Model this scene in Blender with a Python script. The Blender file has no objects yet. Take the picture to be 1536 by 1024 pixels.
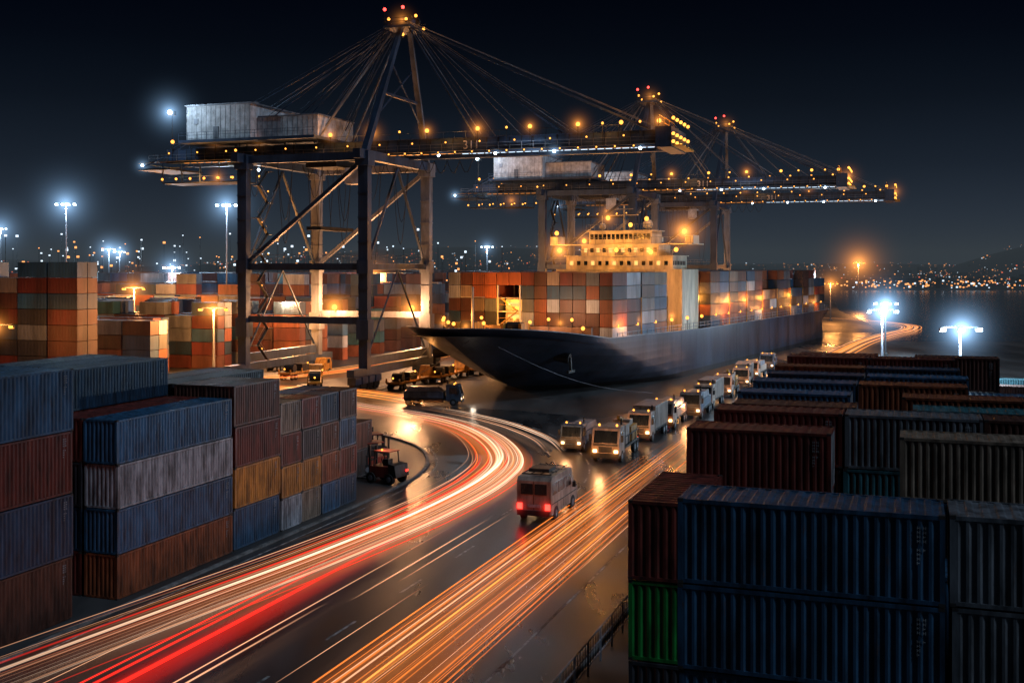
import bpy, math, random
from mathutils import Vector, Matrix
R=random.Random(7)
S=bpy.context.scene
TH=math.radians(19.5)
U=Vector((math.cos(TH),-math.sin(TH),0)); V=Vector((math.sin(TH),math.cos(TH),0))
# ------------------------------------------------------------------ materials
def nt(m):
    m.use_nodes=True; t=m.node_tree; t.nodes.clear(); return t
def N(t,k,**kw):
    n=t.nodes.new(k)
    for a,b in kw.items():
        if a in ('inp',):
            for i,v in b.items(): n.inputs[i].default_value=v
        else: setattr(n,a,b)
    return n
def L(t,a,b): t.links.new(a,b)
def paint(name,col=(.2,.2,.2),rough=.5,metal=0.0,src='const',dirt=.5,scale=1.2,bump=.15,stripe=False,spec=.5,sz=.35):
    m=bpy.data.materials.new(name); t=nt(m)
    o=N(t,'ShaderNodeOutputMaterial'); p=N(t,'ShaderNodeBsdfPrincipled')
    p.inputs['Metallic'].default_value=metal; p.inputs['Specular IOR Level'].default_value=spec
    tc=N(t,'ShaderNodeTexCoord')
    if src=='obj': c=N(t,'ShaderNodeObjectInfo').outputs['Color']
    elif src=='attr':
        c=N(t,'ShaderNodeVertexColor',layer_name='Col').outputs['Color']
    else:
        r=N(t,'ShaderNodeRGB'); r.outputs[0].default_value=(*col,1); c=r.outputs[0]
    n1=N(t,'ShaderNodeTexNoise',inp={'Scale':scale,'Detail':5.0,'Roughness':.65})
    mp=N(t,'ShaderNodeMapping'); mp.inputs['Scale'].default_value=(1.6,1.6,sz)
    L(t,tc.outputs['Object'],mp.inputs[0]); 
    oi=N(t,'ShaderNodeObjectInfo'); ad=N(t,'ShaderNodeVectorMath',operation='ADD'); sc=N(t,'ShaderNodeVectorMath',operation='SCALE'); 
    cx=N(t,'ShaderNodeCombineXYZ'); L(t,oi.outputs['Random'],cx.inputs[0]); L(t,oi.outputs['Random'],cx.inputs[1])
    L(t,cx.outputs[0],sc.inputs[0]); sc.inputs['Scale'].default_value=57
    L(t,mp.outputs[0],ad.inputs[0]); L(t,sc.outputs[0],ad.inputs[1]); L(t,ad.outputs[0],n1.inputs['Vector'])
    cr=N(t,'ShaderNodeValToRGB'); cr.color_ramp.elements[0].position=.36; cr.color_ramp.elements[1].position=.66
    lo=1-dirt; cr.color_ramp.elements[0].color=(lo*.8,lo*.8,lo*.8,1); cr.color_ramp.elements[1].color=(1.15,1.15,1.15,1)
    L(t,n1.outputs[0],cr.inputs[0])
    mx=N(t,'ShaderNodeMix',data_type='RGBA',blend_type='MULTIPLY'); mx.inputs[0].default_value=1
    L(t,c,mx.inputs[6]); L(t,cr.outputs[0],mx.inputs[7])
    n2=N(t,'ShaderNodeTexNoise',inp={'Scale':scale*3.1,'Detail':4.0,'Roughness':.7}); L(t,ad.outputs[0],n2.inputs['Vector'])
    r2=N(t,'ShaderNodeValToRGB'); r2.color_ramp.elements[0].position=.60; r2.color_ramp.elements[1].position=.72
    L(t,n2.outputs[0],r2.inputs[0])
    ml=N(t,'ShaderNodeMath',operation='MULTIPLY'); ml.inputs[1].default_value=dirt; L(t,r2.outputs[0],ml.inputs[0])
    m2=N(t,'ShaderNodeMix',data_type='RGBA'); L(t,ml.outputs[0],m2.inputs[0]); L(t,mx.outputs[2],m2.inputs[6]); m2.inputs[7].default_value=(.07,.03,.018,1)
    L(t,m2.outputs[2],p.inputs['Base Color'])
    mr=N(t,'ShaderNodeMapRange'); mr.inputs[3].default_value=rough-.12; mr.inputs[4].default_value=rough+.18; L(t,n2.outputs[0],mr.inputs[0]); L(t,mr.outputs[0],p.inputs['Roughness'])
    b=N(t,'ShaderNodeBump',inp={'Strength':bump,'Distance':.02}); L(t,n2.outputs[0],b.inputs['Height'])
    last=b
    if stripe:
        w=N(t,'ShaderNodeTexWave',wave_type='BANDS',bands_direction='X',inp={'Scale':1.05,'Distortion':0.0})
        L(t,tc.outputs['Object'],w.inputs[0]); b2=N(t,'ShaderNodeBump',inp={'Strength':.6,'Distance':.06}); L(t,w.outputs[1],b2.inputs['Height']); L(t,b.outputs[0],b2.inputs['Normal']); last=b2
    L(t,last.outputs[0],p.inputs['Normal']); L(t,p.outputs[0],o.inputs[0]); return m
def emit(name,col,st,sample=True):
    m=bpy.data.materials.new(name); t=nt(m); o=N(t,'ShaderNodeOutputMaterial'); e=N(t,'ShaderNodeEmission')
    e.inputs[0].default_value=(*col,1); e.inputs[1].default_value=st; L(t,e.outputs[0],o.inputs[0])
    if not sample: m.cycles.emission_sampling='NONE'
    return m
def trailmat(name,col,st,sample=True):
    m=bpy.data.materials.new(name); t=nt(m); o=N(t,'ShaderNodeOutputMaterial'); e=N(t,'ShaderNodeEmission')
    e.inputs[0].default_value=(*col,1); e.inputs[1].default_value=st
    tr=N(t,'ShaderNodeBsdfTransparent'); mx=N(t,'ShaderNodeMixShader'); a=N(t,'ShaderNodeVertexColor',layer_name='Col')
    s=N(t,'ShaderNodeSeparateColor'); L(t,a.outputs[0],s.inputs[0]); L(t,s.outputs[0],mx.inputs[0]); L(t,tr.outputs[0],mx.inputs[1]); L(t,e.outputs[0],mx.inputs[2]); L(t,mx.outputs[0],o.inputs[0])
    if not sample: m.cycles.emission_sampling='NONE'
    return m
def asphalt(name,base,r0,r1,sc=.12,tint=(1,1,1.05)):
    m=bpy.data.materials.new(name); t=nt(m); o=N(t,'ShaderNodeOutputMaterial'); p=N(t,'ShaderNodeBsdfPrincipled')
    tc=N(t,'ShaderNodeTexCoord')
    rot=N(t,'ShaderNodeMapping'); rot.inputs['Rotation'].default_value=(0,0,TH); rot.inputs['Scale'].default_value=(1.0,.22,1); L(t,tc.outputs['Object'],rot.inputs[0])
    n1=N(t,'ShaderNodeTexNoise',inp={'Scale':sc*3,'Detail':8.0,'Roughness':.62}); L(t,rot.outputs[0],n1.inputs['Vector'])
    n2=N(t,'ShaderNodeTexNoise',inp={'Scale':14.0,'Detail':3.0}); L(t,tc.outputs['Object'],n2.inputs['Vector'])
    n3=N(t,'ShaderNodeTexNoise',inp={'Scale':sc*1.5,'Detail':8.0,'Roughness':.62}); L(t,rot.outputs[0],n3.inputs['Vector'])
    cr=N(t,'ShaderNodeValToRGB'); e=cr.color_ramp.elements; e[0].position=.35; e[1].position=.68
    e[0].color=(base*.4*tint[0],base*.4*tint[1],base*.4*tint[2],1); e[1].color=(base*1.6*tint[0],base*1.6*tint[1],base*1.6*tint[2],1)
    L(t,n1.outputs[0],cr.inputs[0]); L(t,cr.outputs[0],p.inputs['Base Color'])
    mr=N(t,'ShaderNodeMapRange'); mr.inputs[1].default_value=.28; mr.inputs[2].default_value=.70; mr.inputs[3].default_value=r0; mr.inputs[4].default_value=r1
    L(t,n3.outputs[0],mr.inputs[0]); L(t,mr.outputs[0],p.inputs['Roughness'])
    ad=N(t,'ShaderNodeMath',operation='ADD'); L(t,n1.outputs[0],ad.inputs[0]); L(t,n2.outputs[0],ad.inputs[1])
    b=N(t,'ShaderNodeBump',inp={'Strength':.35,'Distance':.02}); L(t,ad.outputs[0],b.inputs['Height']); L(t,b.outputs[0],p.inputs['Normal'])
    L(t,p.outputs[0],o.inputs[0]); return m
M={}
M['cont']=paint('container_paint',src='obj',rough=.46,dirt=.68)
M['contf']=paint('container_paint_stacked',src='attr',rough=.55,dirt=.4,scale=.25,stripe=True)
M['cast']=paint('corner_casting_steel',(.05,.045,.045),.6,.3)
M['label']=paint('label_white',(.38,.40,.43),.5,dirt=.6)
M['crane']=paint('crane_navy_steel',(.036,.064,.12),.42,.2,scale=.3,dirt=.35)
M['cranel']=paint('crane_lamplit_grey_steel',(.22,.235,.275),.45,.2,scale=.3,dirt=.45)
M['white']=paint('machinery_house_white',(.62,.63,.67),.5,scale=.5,dirt=.35,sz=1.2)
M['dark']=paint('dark_steel',(.025,.027,.03),.55,.3)
M['yel']=paint('safety_yellow',(.5,.24,.03),.5)
M['tyre']=paint('tyre_rubber',(.015,.015,.016),.8)
M['glass']=paint('vehicle_glass',(.01,.015,.02),.18,dirt=.1,bump=.02)
M['body_w']=paint('vehicle_body_cream',(.38,.29,.24),.4,scale=.8)
M['body_b']=paint('vehicle_body_blue',(.05,.09,.15),.4,scale=.8)
M['body_r']=paint('vehicle_body_red',(.3,.05,.03),.4,scale=.8)
M['hull']=paint('hull_navy_paint',(.034,.046,.076),.36,0.1,scale=.12,dirt=.45,bump=.1)
M['boot']=paint('hull_lower_paint',(.02,.018,.022),.5,scale=.12)
M['deck']=paint('ship_deck_paint',(.16,.09,.06),.6,scale=.3)
M['super']=paint('superstructure_cream',(.62,.55,.42),.5,scale=.3,dirt=.3)
M['conc']=paint('kerb_concrete',(.2,.2,.2),.7,scale=.6)
M['lane']=paint('road_paint_white',(.5,.5,.5),.6,scale=.9,dirt=.8)
M['e_amb']=emit('lamp_amber_lens',(1,.37,.055),3.2,False)
M['e_wht']=emit('lamp_cool_lens',(.62,.84,1),20,False)
M['e_strip']=emit('boom_strip_light',(.6,.8,1),1.7,False)
M['e_astrip']=emit('amber_strip_light',(1,.33,.05),1.3,False)
M['e_red']=emit('tail_lamp_red',(1,.03,.02),6,False)
M['e_redd']=emit('aviation_lamp_red',(1,.05,.04),6,False)
M['e_head']=emit('headlamp_warm',(1,.62,.3),6,False)
M['e_win']=emit('lit_window_warm',(1,.5,.14),1.6,False)
# ------------------------------------------------------------------ mesh builder
class MB:
    def __init__(s): s.v=[]; s.f=[]; s.m=[]; s.c=[]; s.mats=[]
    def mi(s,k):
        if k not in s.mats: s.mats.append(k)
        return s.mats.index(k)
    def add(s,vs,fs,k,col=(1,1,1)):
        o=len(s.v); s.v+= [tuple(v) for v in vs]; i=s.mi(k)
        for f in fs: s.f.append([o+a for a in f]); s.m.append(i); s.c.append(col)
    def box(s,x0,x1,y0,y1,z0,z1,k,col=(1,1,1)):
        vs=[(x0,y0,z0),(x1,y0,z0),(x1,y1,z0),(x0,y1,z0),(x0,y0,z1),(x1,y0,z1),(x1,y1,z1),(x0,y1,z1)]
        s.add(vs,[(0,3,2,1),(4,5,6,7),(0,1,5,4),(1,2,6,5),(2,3,7,6),(3,0,4,7)],k,col)
    def cbox(s,x,y,z,a,b,c,k,col=(1,1,1)): s.box(x-a/2,x+a/2,y-b/2,y+b/2,z-c/2,z+c/2,k,col)
    def bar(s,p,q,w,h,k,w2=None,h2=None):
        p=Vector(p);q=Vector(q);d=(q-p).normalized(); up=Vector((0,0,1)) if abs(d.z)<.97 else Vector((0,1,0))
        a=d.cross(up).normalized(); b=a.cross(d).normalized(); w2=w2 or w; h2=h2 or h; vs=[]
        for pt,ww,hh in((p,w,h),(q,w2,h2)):
            for i,j in((-1,-1),(1,-1),(1,1),(-1,1)): vs.append(pt+a*i*ww/2+b*j*hh/2)
        s.add(vs,[(0,1,2,3),(7,6,5,4),(0,4,5,1),(1,5,6,2),(2,6,7,3),(3,7,4,0)],k)
    def cyl(s,p,q,r,k,n=8,r2=None,caps=True):
        p=Vector(p);q=Vector(q);d=(q-p).normalized(); up=Vector((0,0,1)) if abs(d.z)<.97 else Vector((0,1,0))
        a=d.cross(up).normalized(); b=a.cross(d).normalized(); r2=r if r2 is None else r2; vs=[]
        for pt,rr in((p,r),(q,r2)):
            for i in range(n): t=2*math.pi*i/n; vs.append(pt+a*math.cos(t)*rr+b*math.sin(t)*rr)
        fs=[(i,(i+1)%n,n+(i+1)%n,n+i) for i in range(n)]
        if caps: fs+= [tuple(range(n))[::-1],tuple(range(n,2*n))]
        s.add(vs,fs,k)
    def ball(s,p,r,k,n=8,m=5):
        vs=[(p[0],p[1],p[2]-r)]
        for j in range(1,m):
            ph=-math.pi/2+math.pi*j/m
            for i in range(n): t=2*math.pi*i/n; vs.append((p[0]+r*math.cos(ph)*math.cos(t),p[1]+r*math.cos(ph)*math.sin(t),p[2]+r*math.sin(ph)))
        vs.append((p[0],p[1],p[2]+r)); fs=[]
        for i in range(n): fs.append((0,1+(i+1)%n,1+i)); fs.append((len(vs)-1,1+(m-2)*n+i,1+(m-2)*n+(i+1)%n))
        for j in range(m-2):
            for i in range(n): a=1+j*n; fs.append((a+i,a+(i+1)%n,a+n+(i+1)%n,a+n+i))
        s.add(vs,fs,k)
    def prism(s,prof,y0,y1,k):
        n=len(prof); vs=[(x,y0,z) for x,z in prof]+[(x,y1,z) for x,z in prof]
        s.add(vs,[tuple(range(n)),tuple(range(n,2*n))[::-1]]+[(i,n+i,n+(i+1)%n,(i+1)%n) for i in range(n)],k)
    def mesh(s,name,smooth=False):
        me=bpy.data.meshes.new(name); me.from_pydata(s.v,[],s.f)
        for k in s.mats: me.materials.append(M[k])
        me.polygons.foreach_set('material_index',s.m)
        ca=me.color_attributes.new('Col','FLOAT_COLOR','CORNER'); d=[]
        for f,c in zip(s.f,s.c):
            if len(c)==3: d+= [c[0],c[1],c[2],1]*len(f)
            else:
                for cc in c: d+= [cc,cc,cc,1]
        ca.data.foreach_set('color',d)
        if smooth: me.polygons.foreach_set('use_smooth',[True]*len(s.f))
        me.update(); return me
    def obj(s,name,parent=None,loc=(0,0,0),rz=0,smooth=False,bevel=0):
        return inst(s.mesh(name,smooth),name,parent,loc,rz,bevel)
def inst(me,name,parent=None,loc=(0,0,0),rz=0,bevel=0):
    o=bpy.data.objects.new(name,me); S.collection.objects.link(o); o.location=loc; o.rotation_euler=(0,0,rz)
    if parent: o.parent=parent
    if bevel:
        b=o.modifiers.new('bevel','BEVEL'); b.width=bevel; b.segments=2; b.limit_method='ANGLE'
    return o
def empty(name,loc,rz=0):
    o=bpy.data.objects.new(name,None); S.collection.objects.link(o); o.location=loc; o.rotation_euler=(0,0,rz); return o
def plight(name,loc,col,w,parent=None,r=.4):
    l=bpy.data.lights.new(name,'POINT'); l.color=col; l.energy=w; l.shadow_soft_size=r
    o=bpy.data.objects.new(name,l); S.collection.objects.link(o); o.location=loc
    if parent: o.parent=parent
    return o
AMB=(1,.38,.09); CW=(.6,.82,1); PINK=(1,.47,.20)
# self-glowing volume ball that imitates glare around a lamp
hz={}
def glaremat(col,key):
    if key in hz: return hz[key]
    m=bpy.data.materials.new('glare_halo_'+key); t=nt(m); o=N(t,'ShaderNodeOutputMaterial'); e=N(t,'ShaderNodeEmission'); e.inputs[0].default_value=(*col,1)
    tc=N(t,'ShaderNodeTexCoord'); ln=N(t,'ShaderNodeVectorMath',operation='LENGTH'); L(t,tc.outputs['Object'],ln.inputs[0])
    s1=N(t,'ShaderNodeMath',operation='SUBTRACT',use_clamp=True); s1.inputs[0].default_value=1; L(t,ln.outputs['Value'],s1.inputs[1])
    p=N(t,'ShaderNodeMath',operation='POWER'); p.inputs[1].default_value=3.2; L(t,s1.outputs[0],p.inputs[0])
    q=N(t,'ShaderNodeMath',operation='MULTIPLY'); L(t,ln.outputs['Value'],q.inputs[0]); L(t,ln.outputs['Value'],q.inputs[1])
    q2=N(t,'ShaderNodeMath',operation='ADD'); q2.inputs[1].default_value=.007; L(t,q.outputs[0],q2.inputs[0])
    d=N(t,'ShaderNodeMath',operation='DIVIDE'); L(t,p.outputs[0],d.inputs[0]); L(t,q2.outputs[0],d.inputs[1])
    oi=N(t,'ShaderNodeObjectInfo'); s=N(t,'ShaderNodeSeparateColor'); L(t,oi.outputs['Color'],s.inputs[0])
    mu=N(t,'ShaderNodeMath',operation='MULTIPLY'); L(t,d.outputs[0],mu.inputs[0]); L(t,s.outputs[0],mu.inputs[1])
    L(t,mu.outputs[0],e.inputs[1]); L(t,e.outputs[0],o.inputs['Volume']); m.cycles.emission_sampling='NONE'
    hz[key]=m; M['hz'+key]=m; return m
glaremat((1,.33,.055),'a'); glaremat((.35,.62,1),'w'); glaremat((1,.03,.02),'r')
_hm={}
def glow_vol(loc,rad,st,key,parent=None):
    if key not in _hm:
        b=MB(); b.ball((0,0,0),1,'hz'+key,16,10); _hm[key]=b.mesh('glare_halo')
    o=inst(_hm[key],'glare_halo',parent,loc); o.scale=(rad,)*3; o.color=(st/(24*rad),0,0,1); return o
# ------------------------------------------------------------------ containers
def corr(mb,p0,p1,z0,z1,nx,ny,k):
    p0=Vector((*p0,0));p1=Vector((*p1,0));d=p1-p0;Ln=d.length;d.normalize();n=Vector((nx,ny,0))
    per=max(3,round(Ln/.29)); a=Ln/per; pts=[]
    for i in range(per):
        for fx,dp in((0,.012),(.27,.012),(.5,.055),(.77,.055)): pts.append(p0+d*(i+fx)*a-n*dp)
    pts.append(p1-n*.012); vs=[];fs=[]
    for q in pts: vs+= [(q.x,q.y,z0),(q.x,q.y,z1)]
    for i in range(len(pts)-1): fs.append((2*i,2*i+2,2*i+3,2*i+1))
    mb.add(vs,fs,k)
_cm={}
def cmesh(Ln,H,W=2.44):
    key=(round(Ln,2),round(H,2))
    if key in _cm: return _cm[key]
    b=MB(); g=.14; t=.12; H-=.02
    for x in(0,Ln-g):
        for y in(0,W-g): b.box(x,x+g,y,y+g,0.1,H-.1,'cont')
    for z in(0.03,H-t-.012):
        for y in(0,W-.08): b.box(g,Ln-g,y,y+.08,z,z+t,'cont')
        for x in(0,Ln-.08): b.box(x,x+.08,g,W-g,z,z+t,'cont')
    for x in(-.004,Ln-.17):
        for y in(-.004,W-.156):
            for z in(0,H-.1): b.box(x,x+.174,y,y+.16,z,z+.1,'cast')
    corr(b,(g,0),(Ln-g,0),.1,H-.1,0,-1,'cont'); corr(b,(g,W),(Ln-g,W),.1,H-.1,0,1,'cont')
    corr(b,(0,g),(0,W-g),.1,H-.1,-1,0,'cont')
    b.box(Ln-.07,Ln-.04,g,W/2-.01,.12,H-.12,'cont'); b.box(Ln-.07,Ln-.04,W/2+.01,W-g,.12,H-.12,'cont')
    for y in(.35,.85,1.6,2.1): b.cyl((Ln-.015,y,.1),(Ln-.015,y,H-.1),.022,'label',6)
    per=round((Ln-2*.08)/.42); a=(Ln-.16)/per; vs=[];fs=[];pts=[]
    for i in range(per):
        for fx,dz in((0,.0),(.35,.0),(.5,-.03),(.85,-.03)): pts.append((.08+(i+fx)*a,H-.02+dz))
    pts.append((Ln-.08,H-.02))
    for x,z in pts: vs+= [(x,.08,z),(x,W-.08,z)]
    for i in range(len(pts)-1): fs.append((2*i,2*i+2,2*i+3,2*i+1))
    b.add(vs,fs,'cont')
    b.box(.08,Ln-.08,.08,W-.08,.05,.12,'cast')
    rr=random.Random(3); gx=Ln-.75
    for col_,n_ in ((0,9),(.16,6)):
        z=H-.35
        for i in range(n_):
            w=.07
            if i!=4:
                b.box(gx+col_,gx+col_+.018,-.004,.012,z-.085,z,'label')
                if rr.random()<.7: b.box(gx+col_+w,gx+col_+w+.018,-.004,.012,z-.085,z,'label')
                b.box(gx+col_+.018,gx+col_+w,-.003,.012,z-.05,z-.033,'label')
            z-=.125
    _cm[key]=b.mesh('shipping_container'); return _cm[key]
C=dict(blue=(.028,.10,.20),navy=(.018,.055,.11),red=(.15,.026,.018),rust=(.29,.075,.027),white=(.40,.42,.47),grey=(.15,.165,.19),yel=(.48,.19,.028),green=(.015,.27,.045),beige=(.26,.19,.14),teal=(.03,.13,.16),brown=(.11,.038,.024),dk=(.035,.035,.043))
KEYS=['blue','navy','red','rust','grey','brown','beige','teal','blue','red','navy']
def stack(x,y,rz,Ln,H,cols,z0=0):
    for i,c in enumerate(cols):
        if c is None: continue
        o=inst(cmesh(Ln,H),'shipping_container',None,(x+R.uniform(-.05,.05),y+R.uniform(-.05,.05),z0+i*H),rz+R.uniform(-.002,.002))
        f=R.uniform(.8,1.2); o.color=(*[q*f for q in C[c]],1)
RL=math.pi/2-TH; RR=-TH
def rc(n): return [R.choice(KEYS) for _ in range(n)]
def rowpt(x,y,a,b): p=Vector((x,y,0))+U*a+V*b; return p.x,p.y
# left foreground
nx_,ny_=-29.1,53.1
stack(nx_,ny_,RL,12.2,3.56,['brown','navy','red','blue'])
for k in range(1,4):
    x,y=rowpt(nx_,ny_,-2.6*k,0); stack(x,y,RL,12.2,3.56,['navy','red','navy',R.choice(['blue','navy'])])
x,y=rowpt(nx_,ny_,-1.2,-12.6); stack(x,y,RL,12.2,3.56,['brown','navy','red','blue'])
bx,by=-23.7,68.0
stack(bx,by,RL,12.19,2.7,['rust','blue','white','blue'])
x,y=rowpt(bx,by,-2.62,0); stack(x,y,RL,12.19,2.7,['red','navy','dk','red'])
x,y=rowpt(bx,by,-5.3,0); stack(x,y,RL,12.19,2.7,['red','navy','blue','red','navy'])
x,y=rowpt(bx,by,-7.95,-2+2.5); stack(x,y,RL,12.19,2.7,['red','navy','blue','red','navy'])
x,y=rowpt(bx,by,-10.6,1); stack(x,y,RL,12.19,2.7,rc(5))
x,y=rowpt(bx,by,0,12.5); stack(x,y,RL,6.06,2.9,['blue','yel','red','brown'])
x,y=rowpt(bx,by,-2.62,12.5); stack(x,y,RL,6.06,2.9,['blue','blue','red','brown'])
x,y=rowpt(bx,by,-5.3,12.6); stack(x,y,RL,12.19,2.9,['dk','red','brown','dk'])
x,y=rowpt(bx,by,-7.95,13); stack(x,y,RL,12.19,2.9,['dk','red','navy','brown'])
for i,cols in enumerate((['white','yel','red','beige'],['beige','yel','dk','red'],['blue','rust','brown','navy'],['navy','red','blue','brown'])):
    x,y=rowpt(bx,by,0,18.75+3.1*i); stack(x,y,RL,2.99,2.42,cols)
    x,y=rowpt(bx,by,-2.6,18.75+3.1*i); stack(x,y,RL,2.99,2.42,cols[::-1])
stack(-15.6,104.5,RL,6.06,2.6,['dk','brown'])
x,y=rowpt(-15.6,104.5,-2.6,0); stack(x,y,RL,6.06,2.6,['red','dk'])
# right foreground
ox,oy=5.07,34.5
stack(ox,oy,RR,7.6,2.6,['navy','navy','navy','navy','navy'])
for o in list(bpy.data.objects)[-5:]: o.color=(.02,.072,.145,1)
x,y=rowpt(ox,oy,7.72,.15); stack(x,y,RR,12.19,2.6,['dk','navy','navy','grey','grey'])
x,y=rowpt(ox,oy,4,3.4); stack(x,y,RR,12.19,2.6,['navy','navy','dk','blue'])
p=Vector((4.2,41,0))+U*2.44; stack(p.x,p.y,RL,6.06,2.9,['dk','dk','green','red'])
O=(7.64,49.6)
rows=[(0,['red','beige'],6.1,5,.0),(6.9,['red','grey'],6.1,5,0),(9.6,['brown','teal'],6.1,5,.5),(15.2,['blue','rust'],6.1,5,0),(21.6,['blue','rust'],6.1,5,0),(27,['navy','blue'],6.1,5,.3),(33,['rust','navy'],6.1,5,.0),
      (42,['red','red'],6.1,5,0),(44.6,['red','brown'],6.1,5,.6),(55,['red','navy'],6.1,4,0),(64,['rust','grey'],6.1,3,1),(73,['navy','blue'],6.1,3,2)]
for b,cl,Ln,n,off in rows:
    a=off
    j=0
    while a<62:
        h=n-(0 if j<2 else R.choice((0,0,0,1,1)))
        if b>30 and j>=2: h=R.choice((3,3,4)) if b<50 else R.choice((2,2,3))
        elif b>20 and j>=3: h=R.choice((3,4,4))
        cs=rc(h); cs[-1]=cl[j] if j<2 else R.choice(['navy','blue','brown','navy','rust','grey','red'])
        x,y=rowpt(O[0],O[1],a,b); stack(x,y,RR,Ln,2.6,cs); a+=Ln+.12+(0 if R.random()<.8 else 2.6); j+=1
# ------------------------------------------------------------------ far stacks (joined masses)
def farbox(mb,a,b,z,Ln,H,W,col):
    g=.05
    mb.box(a+g,a+Ln-g,b+g,b+W-g,z+.05,z+H-.05,'contf',col)
def fcol():
    c=C[R.choice(['blue','red','rust','grey','white','brown','rust','grey','red','teal','navy','blue','white','brown','rust'])]; f=R.uniform(.6,1.3); g=sum(c)/3; return tuple((q*.85+g*.15)*f for q in c)
B1=(-23.9,184.0)
y1=MB()
for a in range(7):
    for i in range(8-(R.random()<.2)):
        cc=C[R.choice(['brown','brown','red','navy','brown','dk','grey','beige','blue','red'])]
        for d in range(2): farbox(y1,-44.5-a*6.2-6.1,-15+d*2.5,i*2.6,6.1,2.6,2.44,cc)
y1.obj('tall_container_stack',None,(*B1,0),-TH)
y2=MB()
for b,a0,a1,nmax in [(2,-75,-43,4),(12,-110,-50,4)]+[(b,-200 if b>60 else -130,-31 if b>26 else -44,5 if b<70 else 7) for b in range(24,420,9)]:
    a=a1-6.2
    while a>a0:
        if R.random()<.92:
            n=R.randint(max(2,nmax-2),nmax) if b>40 else nmax-(R.random()<.3)
            for i in range(n):
                farbox(y2,a,b,i*2.6,6.05,2.6,2.44,fcol())
            if b<40:
                for i in range(n): farbox(y2,a,b+2.5,i*2.6,6.05,2.6,2.44,fcol())
        a-=6.2
y2.obj('container_yard_stacks',None,(*B1,0),-TH)
y3=MB()
for b in range(86,150,9):
    a=6
    while a<110:
        if R.random()<.6:
            for i in range(R.randint(1,2)): farbox(y3,a,b,i*2.6,12.19,2.6,2.44,fcol())
        a+=12.4+R.choice((0,0,4))
y3.obj('low_container_stacks',None,(O[0],O[1],0),-TH)
# ------------------------------------------------------------------ ground / road / water / hills
M['ground']=asphalt('yard_asphalt',.04,.35,.7,.05)
M['road']=asphalt('wet_road_asphalt',.038,.17,.46,.09)
def sheet(name,pts,z,k):
    b=MB(); b.add([(p[0],p[1],z) for p in pts],[tuple(range(len(pts)))],k); return b.obj(name)
sheet('ground',[(-9000,-200),(9000,-200),(9000,14000),(-9000,14000)],0,'ground')
def cat(P,n=16):
    P=[Vector((*p,0)) for p in P]; P=[2*P[0]-P[1]]+P+[2*P[-1]-P[-2]]; out=[]
    for i in range(1,len(P)-2):
        for j in range(n):
            t=j/n; a,b,c,d=P[i-1:i+3]
            out.append(.5*((2*b)+(-a+c)*t+(2*a-5*b+4*c-d)*t*t+(-a+3*b-3*c+d)*t**3))
    out.append(P[-2]); return out
def off(P,o):
    r=[]
    for i,p in enumerate(P):
        d=(P[min(i+1,len(P)-1)]-P[max(i-1,0)]).normalized(); r.append(p+Vector((d.y,-d.x,0))*o)
    return r
def ribbon(mb,P,w,z,k,fade=None,n=0):
    if fade is None:
        a=off(P,-w/2); b=off(P,w/2); vs=[]
        for p,q in zip(a,b): vs+= [(p.x,p.y,z),(q.x,q.y,z)]
        o=len(mb.v); mb.v+=vs; mi=mb.mi(k)
        for i in range(len(P)-1): mb.f.append([o+2*i,o+2*i+1,o+2*i+3,o+2*i+2]); mb.m.append(mi); mb.c.append((1,1,1))
        return
    w*=1.55
    a=off(P,-w/2); b=off(P,w/2); vs=[]
    for p,c,q in zip(a,P,b): vs+= [(p.x,p.y,z),(c.x,c.y,z),(q.x,q.y,z)]
    o=len(mb.v); mb.v+=vs; mi=mb.mi(k); m=len(P)
    for i in range(m-1):
        f0=fade(i/(m-1)); f1=fade((i+1)/(m-1))
        mb.f.append([o+3*i,o+3*i+1,o+3*i+4,o+3*i+3]); mb.m.append(mi); mb.c.append([0,f0,f1,0])
        mb.f.append([o+3*i+1,o+3*i+2,o+3*i+5,o+3*i+4]); mb.m.append(mi); mb.c.append([f0,0,0,f1])
def lp(X0,Y): return (X0+.354*(Y-54.5),Y)   # point on a line parallel to the road
kerbL=cat([(-36,30),(-28.4,50),(-22.4,68),(-15.4,88),(-11.6,99),(-9.2,108),(-8.7,117),(-11,127),(-17.5,137),(-28,147),(-46,158),(-70,168)],10)
rp=[(p.x,p.y) for p in kerbL]+[(-70,182),(-40,176),(-18,166),(0,158),(12,150),(26,168),(60,265),(92,345),(110,343),(72,262),(38,158)]+[lp(2.2,120),lp(2.2,70),lp(2.2,30)]
b=MB(); b.add([(x,y,.004) for x,y in rp],[tuple(range(len(rp)))],'road'); b.obj('road')
def kerb(name,P,w=.3,h=.14):
    b=MB(); a=off(P,-w/2); c=off(P,w/2); vs=[];fs=[]
    for p,q in zip(a,c): vs+= [(p.x,p.y,0),(p.x,p.y,h),(q.x,q.y,h),(q.x,q.y,0)]
    for i in range(len(P)-1):
        o=4*i
        for j in range(3): fs.append((o+j,o+j+1,o+j+5,o+j+4))
    b.add(vs,fs,'conc'); b.obj(name)
kerb('kerb',kerbL)
kerb('kerb',[Vector((*lp(2.6,y),0)) for y in range(30,150,6)])
mk=MB()
for X0,s in((-12.2,0),(-1.3,0)):
    yy=35+s
    while yy<(128 if X0>-10 else 84):
        if X0==-1.3: ribbon(mk,[Vector((*lp(X0,yy),0)),Vector((*lp(X0,yy+8.5),0))],.14,.008,'lane')
        else: ribbon(mk,[Vector((*lp(X0,yy),0)),Vector((*lp(X0,yy+3.2),0))],.17,.008,'lane')
        yy+=8.6
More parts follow.
